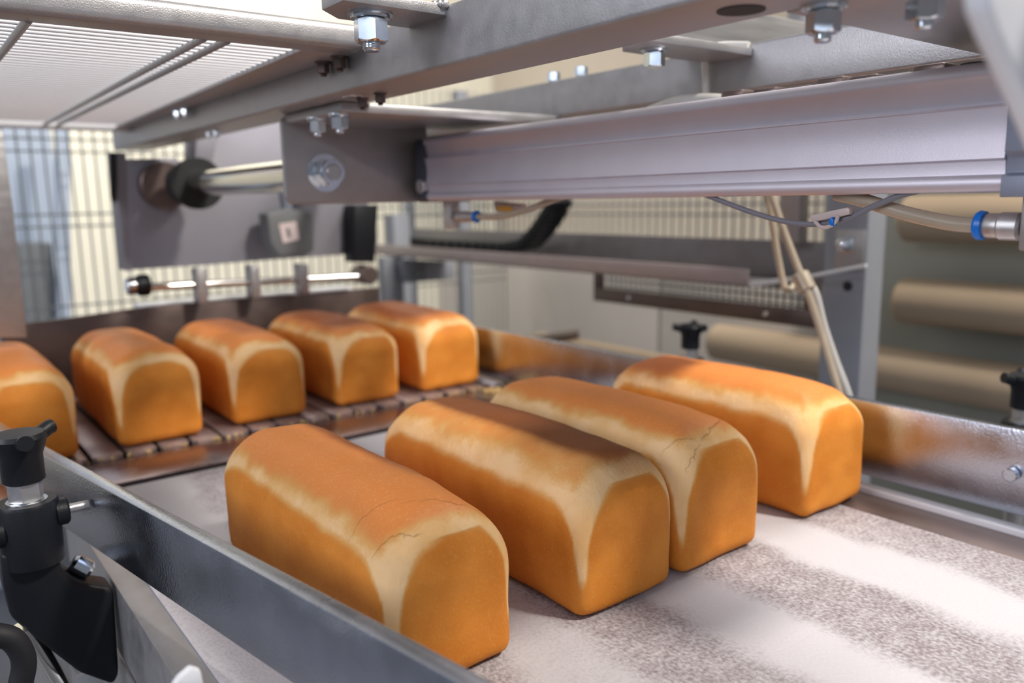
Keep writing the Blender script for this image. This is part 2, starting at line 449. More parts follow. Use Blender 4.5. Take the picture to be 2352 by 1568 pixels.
# ------------------------------------------------------------------ belts
def belt_material():
    M = bpy.data.materials.new('floured_belt'); M.use_nodes = True
    n = M.node_tree.nodes; L = M.node_tree.links; b = n['Principled BSDF']
    g = n.new('ShaderNodeNewGeometry'); sx = n.new('ShaderNodeSeparateXYZ'); L.new(g.outputs['Position'], sx.inputs[0])
    def nz(scale, det=4, st=(1,1,1)):
        mp = n.new('ShaderNodeMapping'); mp.inputs['Scale'].default_value = st; L.new(g.outputs['Position'], mp.inputs[0])
        t = n.new('ShaderNodeTexNoise'); t.inputs['Scale'].default_value = scale; t.inputs['Detail'].default_value = det
        L.new(mp.outputs[0], t.inputs['Vector']); return t.outputs['Fac']
    def m_(op, a, c=None, d=None):
        x = n.new('ShaderNodeMath'); x.operation = op
        for i, v in enumerate((a, c, d)):
            if v is None: continue
            if isinstance(v, (int, float)): x.inputs[i].default_value = v
            else: L.new(v, x.inputs[i])
        return x.outputs[0]
    # worn grey lanes between floury white lanes; lane position wobbles
    xw = m_('ADD', sx.outputs['X'], m_('MULTIPLY', m_('SUBTRACT', nz(14, 3), .5), .05))
    xw = m_('ADD', xw, m_('MULTIPLY', sx.outputs['Y'], -.03))
    cr = n.new('ShaderNodeValToRGB'); cr.color_ramp.interpolation = 'EASE'
    els = [(.150,.3),(.19,0),(.215,0),(.25,.75),(.30,.8),(.335,.2),(.375,.25),(.41,.8),(.455,.75),(.49,.08),(.525,.05),(.56,.85),(.625,.9),(.66,.06),(.705,.02),(.735,.75),(.79,.95)]
    e0 = cr.color_ramp.elements; e0[0].position = els[0][0]; e0[0].color = (els[0][1],)*3+(1,); e0[1].position = els[-1][0]; e0[1].color = (els[-1][1],)*3+(1,)
    for p, v in els[1:-1]:
        e = e0.new(p); e.color = (v, v, v, 1)
    L.new(xw, cr.inputs[0])
    lane = cr.outputs[0]
    sp = nz(330, 5, (1, .8, 1)); sp2 = nz(60, 4)
    s = m_('ADD', m_('MULTIPLY', m_('SUBTRACT', sp, .5), 2.0), m_('MULTIPLY', m_('SUBTRACT', sp2, .5), .8))
    f = m_('ADD', m_('MULTIPLY', lane, .9), m_('MULTIPLY', s, m_('ADD', m_('MULTIPLY', lane, .85), .22)))
    mr = n.new('ShaderNodeMapRange'); mr.interpolation_type = 'SMOOTHSTEP'; mr.inputs[1].default_value = 0; mr.inputs[2].default_value = 1.35; L.new(f, mr.inputs[0])
    mx = n.new('ShaderNodeMix'); mx.data_type = 'RGBA'; L.new(mr.outputs[0], mx.inputs[0])
    mx.inputs[6].default_value = (.56, .54, .56, 1); mx.inputs[7].default_value = (.19, .15, .155, 1)
    L.new(mx.outputs[2], b.inputs['Base Color']); b.inputs['Roughness'].default_value = .8
    bp = n.new('ShaderNodeBump'); bp.inputs['Strength'].default_value = .5; bp.inputs['Distance'].default_value = .001
    L.new(sp, bp.inputs['Height']); L.new(bp.outputs[0], b.inputs['Normal'])
    return M
BELT = belt_material()
bc = thing('belt_conveyor', (.5, .4, -.08), 'wide conveyor with a white floury belt carrying the front loaves', 'conveyor')
b = MB(); prof = [(-.35, -.003), (1.045, -.003), (1.052, -.006), (1.054, -.012), (1.050, -.020), (1.04, -.023), (-.35, -.023)]
b.prism([(.155, y, z) for y, z in [(-.35, 0), (1.044, 0), (1.052, -.004), (1.055, -.011), (1.052, -.018), (1.044, -.022), (-.35, -.022)]], (.652, 0, 0)); b.build('belt', BELT, bc)
b = MB().box((.807, -.35, -.03), (.868, 1.05, -.002), .001); o = b.build('bed_strip', DARKST, bc); o['label'] = 'dark worn steel strip beside the belt'
MB().box((.868, -.35, -.03), (.886, 1.062, .004), .0015).build('edge_angle', WHITEP, bc)
MB().box((.131, -.35, -.075), (.1615, 1.04, -.0015), .0015).build('side_frame', STEEL, bc)
b = MB().box((.131, -.35, -.16), (.9, 1.04, -.08), .002); b.build('bed_frame', STEEL2, bc)
for px in (.13, .86):
    for yy in (-.2, .95):
        MB().box((px-.02, yy-.02, FZ), (px+.02, yy+.02, -.162), .002).build('leg', STEEL2, bc)
tp = MB().prism([(.0, 1.073, -.012), (.0, 1.071, -.002), (.0, 1.175, -.002), (.0, 1.180, -.012)], (.868, 0, 0), .0008).build('transfer_plate', mat('transfer_plate_steel', (.34,.27,.27), .24, .9, .1, 20, .15, 200, rvar=.06))
tag(tp, 'polished brownish steel plate bridging the gap between the two conveyors', 'plate')
sc = thing('slat_conveyor', (.45, 1.5, -.08), 'dark steel slat conveyor carrying the rear row of loaves', 'conveyor')
x = -.03
while x < .86:
    b = MB(); b.box((x, 1.197, -.008), (x+.0385, 1.93, 0), .0008)
    b.box((x+.004, 1.185, -.010), (x+.030, 1.199, -.001), .0008); b.build('slat', SLATM, sc); x += .0445
MB().box((-.1, 1.185, -.07), (.868, 1.95, -.020), .002).build('bed_frame', BLACKP, sc)
MB().box((.868, 1.185, -.03), (.8785, 1.595, .004), .0015).build('edge_angle', WHITEP, sc)
for px in (.0, .84): MB().box((px-.02, 1.85, FZ), (px+.02, 1.89, -.07), .002).build('leg', STEEL2, sc)
rnd = random.Random(4)
b = MB()
for i in range(80):
    xx = rnd.uniform(.13, .87); yy = 1.181+rnd.gauss(0, .003); s = rnd.uniform(.0008, .0024)
    b.box((xx, yy, -.002), (xx+s*1.6, yy+s, s*.6), .0002, 1, (rnd.random()*3, 'Z', (xx, yy, 0)))
for i in range(40):
    xx = rnd.uniform(.83, .864); yy = rnd.uniform(1.08, 1.165); s = rnd.uniform(.002, .005); b.box((xx, yy, -.002), (xx+s*1.6, yy+s, s*.6), .0003, 1, (rnd.random()*3, 'Z', (xx, yy, 0)))
cm = b.build('bread_crumbs', mat('crumb', (.70,.48,.20), .8), None, 0); tag(cm, 'line of yellow bread crumbs between slats and steel plate', 'crumbs', kind='stuff')

# ------------------------------------------------------------------ guide rails
def rail_pts(P0, P1, w, z0, z1):   # inner line P0-P1, thickness w to the left of travel
    d = (Vector(P1)-Vector(P0)).normalized(); n = Vector((-d.y, d.x))
    return [(P0[0], P0[1]), (P1[0], P1[1]), (P1[0]+n.x*w, P1[1]+n.y*w), (P0[0]+n.x*w, P0[1]+n.y*w)]
A = Vector((.245, .152)); B = Vector((.103, .945)); dn = (B-A).normalized()
B2 = B+dn*.25
nr = thing('guide_rail', (.17, .55, .034), 'long blue-grey metal side rail running across the lower left foreground', 'rail', 'conveyor side guides')
nrm = Vector((-dn.y, dn.x))
MB().prism([(A.x, A.y, .034), (B2.x, B2.y, .034), (B2.x+nrm.x*.0125, B2.y+nrm.y*.0125, .034), (A.x+nrm.x*.0125, A.y+nrm.y*.0125, .034)], (0, 0, .066), .0012, 2).build('bar', RAILM, nr)
# mounting rod from the clamp to the rail
def rail_outer(t, z): p = A+dn*t+nrm*.0125; return Vector((p.x, p.y, z))
far = thing('guide_rail', (.9, .6, .0), 'steel side rail along the far right edge of the belt, reflecting the bread', 'rail', 'conveyor side guides')
far_lines = [(.886, -.3), (.889, .3), (.886, .5), (.880, 1.25), (.880, 1.62)]
b = MB(); pts = []
b.prism([(x, y, .012) for x, y in far_lines]+[(x+.013, y, .012) for x, y in far_lines[::-1]], (0, 0, .089), .0012).build('bar', RAILM, far)
MB().cyl((.878, .315, .055), (.887, .315, .055), .007, 20, .001).build('bolt_head', RAILM, far)
bk = thing('back_guide', (.5, 1.62, 0), 'dark brown steel guard plate standing behind the rear row of loaves', 'plate')
p0 = oy(130, 735, 1.60); p1 = oy(350, 700, 1.60)
MB().prism([(.14, 1.60, .002), (.86, 1.60, .002), (.86, 1.60, .153), (.40, 1.60, .155), (.355, 1.60, .154), (.225, 1.60, .146), (.14, 1.60, .144)], (0, .004, 0), .0008).build('plate', DARKST, bk)
MB().box((.365, 1.604, .150), (.80, 1.66, .157), .001).build('folded_lip', WHITEP, bk)

# ------------------------------------------------------------------ clamps
def clamp(loc, label, sc_=1, full=False, yaw=0):
    x, y, z = loc; r = .0155*sc_
    t = thing('clamp', (x, y, z), label, 'clamp', 'black wing-knob clamps')
    def P(dx, dy, dz): 
        c, s = math.cos(yaw), math.sin(yaw); return (x+(dx*c-dy*s)*sc_, y+(dx*s+dy*c)*sc_, z+dz*sc_)
    # z = top of the round socket
    MB().lathe([(r*.98, -.036*sc_), (r, -.034*sc_), (r, -.002*sc_), (r*.94, 0), (r*.66, 0), (r*.62, -.003*sc_), (0, -.003*sc_)], (x, y, z), (0,0,1), 40).build('socket', BLACKP, t)
    MB().lathe([(r*.66, -.003*sc_), (r*.66, .0005), (0, .0005)], (x, y, z), (0,0,1), 32).build('washer', ZINC, t)
    MB().hexnut((x, y, z), (0,0,1), .0155*sc_, .012*sc_, .2).build('hex_stem', STEEL2, t, 20)
    k = MB()
    k.lathe([(r*.60, .011*sc_), (r*.68, .012*sc_), (r*.68, .026*sc_), (r*.80, .031*sc_), (r*.88, .036*sc_), (r*.80, .0385*sc_), (0, .0395*sc_)], (x, y, z), (0,0,1), 32)
    for a in (0, 2.1, 4.2):
        c, s = math.cos(a+yaw), math.sin(a+yaw)
        k.tube([(x+c*r*.35, y+s*r*.35, z+.0335*sc_), (x+c*r*.8, y+s*r*.8, z+.0345*sc_), (x+c*r*1.15, y+s*r*1.15, z+.0365*sc_), (x+c*r*1.32, y+s*r*1.32, z+.037*sc_)], .0042*sc_, 14, 4)
    k.build('wing_knob', BLACKP, t)
    return t
    # (end of clamp)
CLY = .779
def near_clamp():
    c = Vector((.0715, CLY, .093)); k = 1.55
    t = clamp(c, 'black wing-knob clamp in the lower left corner, holding the near rail by a short rod', k, yaw=.55)
    b = MB(); P = lambda x, y: oy(x, y, CLY-.013)
    b.prism([P(2,1272), P(133,1268), P(146,1312), P(176,1336), P(214,1346), P(262,1352), P(275,1550), P(262,1575), P(185,1548), P(90,1475), P(25,1420), P(8,1350)], (0, .035, 0), .005, 3)
    b.build('cross_block', BLACKP, t)
    MB().cyl((c.x+.012, CLY, .0775), (.118, CLY, .0775), .0042, 20).build('mounting_rod', STEEL2, t)
    MB().cyl((c.x+.018, CLY-.004, .078), (c.x+.030, CLY-.004, .078), .012, 28, .002).build('side_boss', BLACKP, t)
    MB().cyl((c.x-.034, CLY-.004, .07), (c.x-.018, CLY-.004, .07), .012, 28, .002).build('side_boss', BLACKP, t)
    q = oy(165, 1290, CLY+.01); MB().cyl(q, q+Vector((.014, -.004, -.012)), .009, 24, .003).build('clamping_screw', ZINC, t)
    return t
near_clamp()
for px, py_, lab in ((1585, 822, 'black wing-knob clamp standing behind the far rail, above the right end loaf'), (2350, 968, 'black wing-knob clamp behind the far rail, cut by the right edge of the picture')):
    c = ox(px, py_, 1.10); t = clamp((c.x, c.y, c.z), lab, 1.55, yaw=2.6)
    MB().cyl((c.x-.015, c.y, c.z-.02), (.905, c.y, c.z-.02), .0045, 20).build('mounting_rod', STEEL2, t)
    MB().cyl((c.x, c.y, FZ), (c.x, c.y, c.z-.05), .012, 20).build('support_bar', STEEL2, t)
    MB().box((c.x-.02, c.y-.02, c.z-.075), (c.x+.02, c.y+.02, c.z-.045), .005).build('cross_block', BLACKP, t)
# side frame of the belt, seen below the near rail
# hoses and post in the dark lower left corner
h = MB().tube([oy(-20, 1455, .7), oy(30, 1470, .7), oy(55, 1520, .7), oy(40, 1600, .7)], .009, 14).build('black_hose', RUBBER, None, 60); tag(h, 'black hose below the clamp in the bottom left corner', 'hose')
h = MB().tube([oy(50, 1440, .78), oy(80, 1500, .78), oy(140, 1600, .78)], .012, 18, 6).build('support_rod', CHROME, None, 60); tag(h, 'shiny steel rod below the black clamp in the bottom left corner', 'rod')
s = MB().prism([oy(395, 1580, .45), oy(412, 1558, .45), (oy(440, 1534, .45)), oy(462, 1540, .45), oy(470, 1580, .45)], (0, .006, 0), .0015).build('metal_tab', WHITEP); tag(s, 'small pale rounded metal tab at the bottom edge of the picture', 'tab')

# ------------------------------------------------------------------ overhead frame
ZB = .45
ba = thing('overhead_beam', (.42, .8, ZB), 'thick grey square steel beam crossing the top from lower left to upper right', 'beam', 'overhead steel beams')
yfar = oz(240, 345, ZB).y
MB().box((.387, .02, ZB), (.455, yfar, ZB+.048), .0035, 3).build('tube', STEEL, ba)
hole = oz(1702, 23, ZB)
MB().lathe([(.0145, -.0004), (.0145, .0003), (.0120, .0003), (.0120, -.0002), (0, -.0002)], (hole.x, hole.y, ZB-.0002), (0,0,1), 32).build('drain_hole', RUBBER, ba)
for px, py_ in ((832, 226), (873, 214), (480, 300), (497, 297)):
    p = oz(px, py_, ZB); bolt(ba, (p.x, p.y, ZB), (0,0,-1), .0095, name='small_nut', m=DARKST if px > 600 else ZINC)
ta = MB(); q = oz(850, 30, .489)
ta.prism([(q.x-.036, q.y-.026, .489), (.389, q.y-.026, .489), (.389, q.y+.034, .489), (q.x-.012, q.y+.034, .489), (q.x-.036, q.y+.012, .489)], (0, 0, .009), .001); ta.build('welded_tab', STEEL, ba)
bolt(ba, (q.x, q.y, .489), (0,0,-1), .0240, rot=.22, h=.0185)
w = MB(); 
for dx_, dy_, r_ in ((0, 0, .0042), (-.004, .0015, .0034), (-.008, .003, .0026), (.001, .005, .0030)): w.lathe([(0,-r_),(r_*.7,-r_*.7),(r_,0),(r_*.7,r_*.7),(0,r_)], (.385+dx_, q.y-.026+dy_, .4975), (0,1,0), 12)
w.build('weld_bead', STEEL, ba)
bb = thing('overhead_beam', (.77, .8, ZB), 'pale grey steel beam beyond the air cylinder, parallel to the thick beam', 'beam', 'overhead steel beams')
MB().box((.745, .18, ZB), (.80, 1.75, ZB+.048), .003, 3).build('tube', STEEL, bb)
q = oz(1503, 112, .484)
MB().prism([(q.x-.035, q.y-.028, .484), (.747, q.y-.028, .484), (.747, q.y+.03, .484), (q.x-.014, q.y+.03, .484), (q.x-.035, q.y+.01, .484)], (0, 0, .008), .001).build('welded_tab', STEEL, bb)
bolt(bb, (q.x, q.y, .484), (0,0,-1), .0185, rot=.2, h=.014, stud=False)
for px in (1272, 1335):
    p = ox(px, 180, .765); bolt(bb, (p.x, p.y, ZB+.048), (0,0,1), .015, stud=False)
hole = oz(2278, 153, ZB)
MB().lathe([(.012, -.0004), (.012, .0003), (.010, .0003), (.010, -.0002), (0, -.0002)], (.772, hole.y, ZB-.0002), (0,0,1), 32).build('drain_hole', RUBBER, bb)
cmx = thing('cross_member', (.6, .25, ZB), 'wide grey cross member joining the two beams at the top right, with hanging nuts', 'beam')
MB().box((.4555, .19, ZB), (.7445, .311, ZB+.045), .002, 2).build('tube', STEEL, cmx)
for px, py_ in ((1893, 12), (2128, -22)):
    p = oz(px, py_, ZB); bolt(cmx, (p.x, p.y, ZB), (0,0,-1), .0175, rot=.45, h=.013)
t2 = MB().box((.47, .60, .498), (1.3, .635, .548), .003).build('cross_tube', STEEL2); tag(t2, 'pale cross tube behind the thick beam, resting on the far welded tab', 'beam')

# wire guard panel overhead with its front tube
ZP = .482
wp = thing('wire_guard_panel', (.1, 1.1, ZP), 'horizontal guard of close parallel wires at the upper left', 'guard')
ty0 = oz(350, 61.5, ZP).y; ty1 = oz(350, 80, ZP).y
MB().box((-.45, ty0, ZP), (.3835, ty1+.006, oy(700, 39, ty0).z), .007, 5).build('front_tube', STEEL, wp)
WIREM = mat('white_guard_wire', (.86,.87,.90), .35, 0)
y = ty1+.022; XE = oz(660, 118, ZP+.006).x; XE2 = oz(232, 300, ZP+.006).x
YE = oz(120, 287, ZP).y
while y < YE-.01:
    MB().cyl((-.40, y, ZP+.006), (XE+(XE2-XE)*(y-ty1)/(YE-ty1), y, ZP+.006), .0019, 8).build('wire', WIREM, wp, 60); y += .0172
for p_, q_ in (((22, 105), None), ((460, 97), (90, 285)), ((517, 101), (119, 285)), ((-150, 60), None)):
    xx = oz(p_[0], p_[1], ZP).x
    MB().cyl((xx, ty1, ZP+.002), (xx+(.006 if q_ else 0), YE, ZP+.002), .0035, 10).build('cross_rod', STEEL, wp, 60)
MB().box((-.45, YE, ZP-.006), (XE2+.02, YE+.03, ZP+.030), .002).build('rear_bar', WHITEP, wp)
MB().prism([(XE-.004, ty1, ZP), (.3855, ty1, ZP), (.3855, YE+.03, ZP), (XE2-.004, YE+.03, ZP)], (0, 0, .005), .001).build('side_bar', STEEL, wp)
for px, py_ in ((748, 143), (790, 131), (408, 252), (425, 247)):
    p = oz(px, py_, ZP); p.x = min(p.x, .379); bolt(wp, (p.x, p.y, ZP), (0,0,-1), .0115, name='small_nut', m=DARKST if px > 600 else ZINC)

# bracket under the beam
br = thing('mounting_bracket', (.5, 1.0, .338), 'grey steel angle bracket with rounded corner and large washer and nut', 'bracket')
YB = 1.0
def rrect(x0, z0, x1, z1, r, y, corners):
    pts = []
    for cx, cz, a0, on_ in ((x1-r, z1-r, 0, corners[0]), (x0+r, z1-r, 90, corners[1]), (x0+r, z0+r, 180, corners[2]), (x1-r, z0+r, 270, corners[3])):
        if on_:
            for k in range(7): a = math.radians(a0+15*k); pts.append((cx+r*math.cos(a), y, cz+r*math.sin(a)))
        else: pts.append((cx+(r if a0 in (0, 270) else -r), y, cz+(r if a0 in (0, 90) else -r)))
    return pts
MB().prism(rrect(.4125, .3385, .625, .449, .012, YB, (0, 1, 1, 0)), (0, .009, 0), .0015).build('upright_plate', STEEL, br)
MB().box((.4165, .843, .4385), (.742, 1.003, .4495), .002).build('top_flange', STEEL, br)
c = oy(745, 397, YB)
nb = MB(); nb.lathe([(.0245, 0), (.0245, .003), (.012, .003), (.012, 0)], (c.x, YB, c.z), (0,-1,0), 40); nb.build('washer', ZINC, br)
n_ = MB().hexnut((c.x, YB-.003, c.z), (0,-1,0), .031, .022, .2).build('hex_nut', ZINC, br, 20)
MB().lathe([(.0155, .0), (.0155, .003), (.0105, .003), (.0105, 0)], (c.x, YB-.0245, c.z), (0,-1,0), 32).build('nut_collar', ZINC, br)
MB().cyl((c.x, YB, c.z), (c.x, YB-.030, c.z), .0100, 24, .001).build('stud_end', STEEL2, br)
for px, py_ in ((728, 271), (779, 262)):
    p = oz(px, py_, .4385); bolt(br, (p.x, p.y, .4385), (0,0,-1), .0175, rot=.3, h=.0135)
p = oz(765, 258, .4385); MB().box((p.x-.008, p.y-.06, .4495), (p.x+.008, p.y-.04, .452), .0005).build('spacer', ZINC, br)

# pneumatic cylinder
cy = thing('air_cylinder', (.64, .6, .339), 'long lilac-grey aluminium air cylinder running to the right edge', 'cylinder')
X0 = .600; prof = []
def arc(cx, cz, r, a0, a1, n): return [(cx+r*math.cos(math.radians(a0+(a1-a0)*i/n)), cz+r*math.sin(math.radians(a0+(a1-a0)*i/n))) for i in range(n+1)]
prof += [(.672, .3395)] + [(.612, .3395)] + arc(X0+.0065, .3458, .0064, 270, 120, 8) + [(X0+.0035, .3522), (X0+.0025, .3606), (X0-.001, .3614)]
prof += [(X0+.0018*math.sin(PI*k/8)+.0*k, .3620+.0335*k/8) for k in range(9)]
prof += [(X0-.0018, .3962), (X0-.0014, .3972), (X0+.0034, .3980), (X0+.0005, .4140)] + arc(X0+.0045, .4195, .0068, 215, 90, 8) + [(.672, .4262)]
MB().prism([(x, .236, z) for x, z in prof], (0, .731, 0)).build('barrel_profile', ALU, cy, 35)
MB().prism([(x, .150, z) for x, z in [(X0-.003, .336), (.68, .336), (.68, .420), (X0+.004, .420), (X0-.003, .405), (X0-.001, .380), (X0-.001, .366), (X0+.003, .362), (X0+.003, .352), (X0-.003, .350)]], (0, .086, 0), .0008).build('end_cap', ALUCAP, cy)
MB().prism(rrect(X0-.002, .338, .68, .424, .008, .967, (1, 1, 1, 1)), (0, .024, 0), .001).build('end_cap', mat('dark_blue_end_cap', (.05,.055,.075), .4), cy)
MB().cyl((X0-.006, .975, .360), (X0+.01, .975, .360), .010, 24, .001).build('port_plug', STEEL2, cy)
# fittings below
def fitting(parent, p, d, r, L, ring_at_end=True):
    p = Vector(p); d = Vector(d).normalized()
    MB().lathe([(r*.8, 0), (r, r*.2), (r, L*.55), (r*.9, L*.6), (r*.9, L*.9), (r*.8, L)], p, d, 28).build('push_fitting', STEEL2, parent)
    MB().lathe([(r*.7, 0), (r*1.03, 0), (r*1.08, r*.35), (r*.95, r*.55), (r*.6, r*.55)], p+d*L, d, 28).build('release_ring', BLUEP, parent)
XF = .63
p = ox(1036, 470, XF); MB().box((p.x-.008, p.y-.010, ox(1036, 524, XF).z), (p.x+.008, p.y+.010, .341), .001).build('elbow_body', STEEL2, cy)
q = ox(1052, 498, XF); d = ox(1105, 497, XF)-q; fitting(cy, q, d, .0078, d.length*.78)
ho = MB().tube([ox(1095, 498, XF), ox(1150, 497, XF), ox(1215, 480, XF), ox(1262, 462, XF), ox(1300, 448, XF)], .0040, 14).build('air_hose', HOSEM, None, 60); tag(ho, 'short tan air hose curving up from the blue-ringed elbow under the cylinder', 'hose', 'air hoses')
q = ox(2350, 521, .62); e = ox(2262, 518, .62); d = (e-q)
fitting(cy, q, d, .0098, d.length)
ho = MB().tube([ox(2245, 518, .62), ox(2180, 512, .62), ox(2080, 490, .62), ox(1990, 462, .62), ox(1922, 446, .622)], .0056, 16).build('air_hose', HOSEM, None, 60); tag(ho, 'thick tan air hose plugged into the blue-ringed fitting at the right edge', 'hose', 'air hoses')
MB().box((ox(2350, 500, .62).x-.012, q.y-.03, .300), (.65, q.y-.002, .342), .002).build('port_block', STEEL, cy)
ca = MB().tube([ox(1600, 440, .61), ox(1640, 455, .61), ox(1720, 485, .61), ox(1800, 508, .61), ox(1870, 515, .61), ox(1940, 503, .61), ox(2010, 472, .61), ox(2070, 448, .61), ox(2120, 436, .61)], .0023, 12).build('sensor_cable', CABLEM, None, 60); tag(ca, 'thin dark grey cable sagging below the air cylinder', 'cable')
cl = thing('cable_clip', ox(1905, 500, .61), 'pale plastic cable clip with a blue nub, hung on the sagging grey cable', 'clip')
MB().prism([ox(x_, y_, .604) for x_, y_ in ((1862, 494), (1945, 476), (1951, 480), (1951, 492), (1866, 510), (1861, 506))], (.010, 0, 0), .0008).build('clip_body', CLIPM, cl)
MB().tube([ox(1872, 508, .604), ox(1886, 521, .604), ox(1904, 520, .604), ox(1920, 508, .604), ox(1925, 494, .604)], .0016, 10).build('clip_loop', CLIPM, cl)
MB().prism([ox(x_, y_, .601) for x_, y_ in ((1903, 505), (1909, 498), (1914, 507), (1912, 519), (1904, 516))], (.006, 0, 0), .0004).build('clip_nub', BLUEP, cl)

MB().prism([ox(x_, y_, .66) for x_, y_ in ((1132, 462), (1196, 468), (1192, 490), (1136, 486))], (.012, 0, 0), .0015).build('position_sensor', CLIPM, cy)
MB().prism([ox(x_, y_, .658) for x_, y_ in ((1142, 472), (1176, 474), (1174, 486), (1142, 484))], (.0015, 0, 0)).build('yellow_label', mat('yellow_label', (.75,.42,.06), .5), cy)
# shaft and gear plate behind
sh = thing('guide_shaft', (.466, 1.3, .355), 'polished round shaft between the bracket and the rear plate', 'shaft')
MB().cyl((.466, 1.009, .378), (.466, 1.600, .378), .0225, 40).build('shaft_bar', CHROME, sh)
MB().lathe([(.028, 0), (.040, .004), (.040, .05), (.046, .055), (.046, .075)], (.466, 1.602, .378), (0,-1,0), 40).build('shaft_collar', RUBBER, sh)
YG = 1.68
gp = thing('rear_plate', (.58, YG, .22), 'large grey steel plate at the far end carrying the polished shaft', 'plate')
def gy(x_, y_): return oy(x_, y_, YG)
MB().prism([gy(290, 365), gy(296, 620), gy(480, 608), gy(640, 595), gy(790, 585), gy(845, 470), gy(845, 380), gy(700, 290), gy(640, 276), gy(475, 300), gy(450, 392), gy(400, 362)], (0, .012, 0), .001).build('plate', PLATEM, gp)
MB().prism([gy(262, 350), gy(290, 350), gy(300, 622), gy(288, 622)], (0, .05, 0), .001).build('side_flange', PLATEM, gp)
MB().prism([oy(x_, y_, YG+.05) for x_, y_ in ((425, 330), (480, 300), (560, 262), (665, 262), (665, 420), (425, 420))], (0, .008, 0), .001).build('upper_plate', PLATEM, gp)
MB().prism([gy(430, 318), gy(480, 305), gy(462, 392), gy(424, 396)], (0, -.06, 0), .001).build('rib', PLATEM, gp)
MB().cyl((gy(370, 415).x, YG-.03, .378), (gy(370, 415).x, YG, .378), .045, 40, .003).build('bearing_housing', DARKST, gp)
MB().prism([gy(790, 470), gy(845, 470), gy(838, 600), gy(790, 600)], (0, -.05, 0), .002).build('end_block', BLACKP, gp)
q = gy(822, 628); MB().cyl(q-Vector((0,.06,0)), q, .022, 24, .004).build('end_roller', DARKST, gp)
sb = thing('sensor_box', oy(665, 580, 1.60), 'dark grey sensor housing with a pink-white label below the shaft', 'sensor')
def g2(x_, y_): return oy(x_, y_, 1.60)
MB().prism([g2(612, 490), g2(655, 478), g2(722, 486), g2(722, 575), g2(695, 590), g2(640, 590), g2(622, 560)], (0, .05, 0), .006, 3).build('housing', CABD, sb)
MB().prism([g2(640, 514), g2(680, 508), g2(687, 550), g2(650, 558)], (0, -.0015, 0)).build('label', LABELM, sb)
MB().prism([g2(656, 524), g2(664, 523), g2(668, 545), g2(660, 546)], (0, -.002, 0)).build('label_print', CABD, sb)
MB().cyl(g2(668, 480)+Vector((0,.02,0)), g2(662, 440)+Vector((0,.02,0)), .012, 20).build('cable_gland', ALUCAP, sb)
ro = thing('clip_rod', (.57, 1.56, .18), 'thin bright rod with four upright clips above the rear guard plate', 'rod')
a_ = oy(330, 660, 1.57); b_ = oy(820, 636, 1.57)
MB().cyl(a_, b_, .0075, 20).build('rod', CHROME, ro)
for px, py_ in ((462, 650), (585, 642), (697, 638)):
    q = oy(px, py_, 1.56); MB().box((q.x-.009, q.y-.008, .158), (q.x+.009, q.y+.03, q.z+.028), .002).build('clip', STEEL, ro)
q = oy(330, 655, 1.57); MB().cyl(q-Vector((.012,0,0)), q+Vector((.010,0,0)), .020, 24, .003).build('end_stop', BLACKP, ro)
MB().cyl(q-Vector((.030,0,0)), q-Vector((.012,0,0)), .016, 24, .003).build('end_nut', ZINC, ro)
YS = YG-.0065
st = MB().prism([oy(252, 350, YS), oy(267, 350, YS), oy(270, 460, YS), oy(262, 468, YS), oy(254, 450, YS)], (0, .006, 0), .002).build('rubber_strap', RUBBER); tag(st, 'black rubber strap hanging below the far end of the thick beam', 'strap')
bs = MB().prism([oy(-160, 240, 1.40), oy(6, 300, 1.40), oy(30, 480, 1.40), oy(62, 775, 1.40), oy(-160, 775, 1.40)], (0, .01, 0), .001).build('side_plate', STEEL); tag(bs, 'brownish grey steel plate at the left edge of the picture, behind the cut-off loaf', 'plate')

# curved plate at the upper right
up = MB(); pts = [oy(x_, y_, .13) for x_, y_ in ((2268, -80), (2274, 20), (2296, 80), (2352, 205), (2440, 420), (2620, 420), (2620, -80))]
up.prism(pts, (0, .009, 0), .0025, 3); o = up.build('curved_side_plate', WHITEP); tag(o, 'large pale steel side plate cut by the top right corner', 'plate')

# hoses behind the cylinder
ho = MB().tube([ox(1622, 235, .735), ox(1621, 180, .735), ox(1620, 135, .735), ox(1632, 112, .735), ox(1665, 104, .738), ox(1720, 104, .742)], .0040, 14).build('white_hose', HOSE2, None, 60); tag(ho, 'white hose looped over the top of the far beam', 'hose')
ho = MB().tube([ox(1440, 285, .70), ox(1500, 256, .70), ox(1560, 236, .70), ox(1630, 231, .70), ox(1720, 240, .70)], .0075, 14).build('white_hose', HOSE2, None, 60); tag(ho, 'thick white hose arching just above the air cylinder', 'hose')
dk = MB()
for k in range(7):
    q = ox(1690+k*75, 232-k*9, .70); dk.box((q.x-.01, q.y-.015, q.z-.03), (q.x+.015, q.y+.012, q.z+.010-.002*(k%3)), .003)
o = dk.build('valve_block', DARKST); tag(o, 'row of dark valve parts in the gap between cylinder and far beam', 'valves')

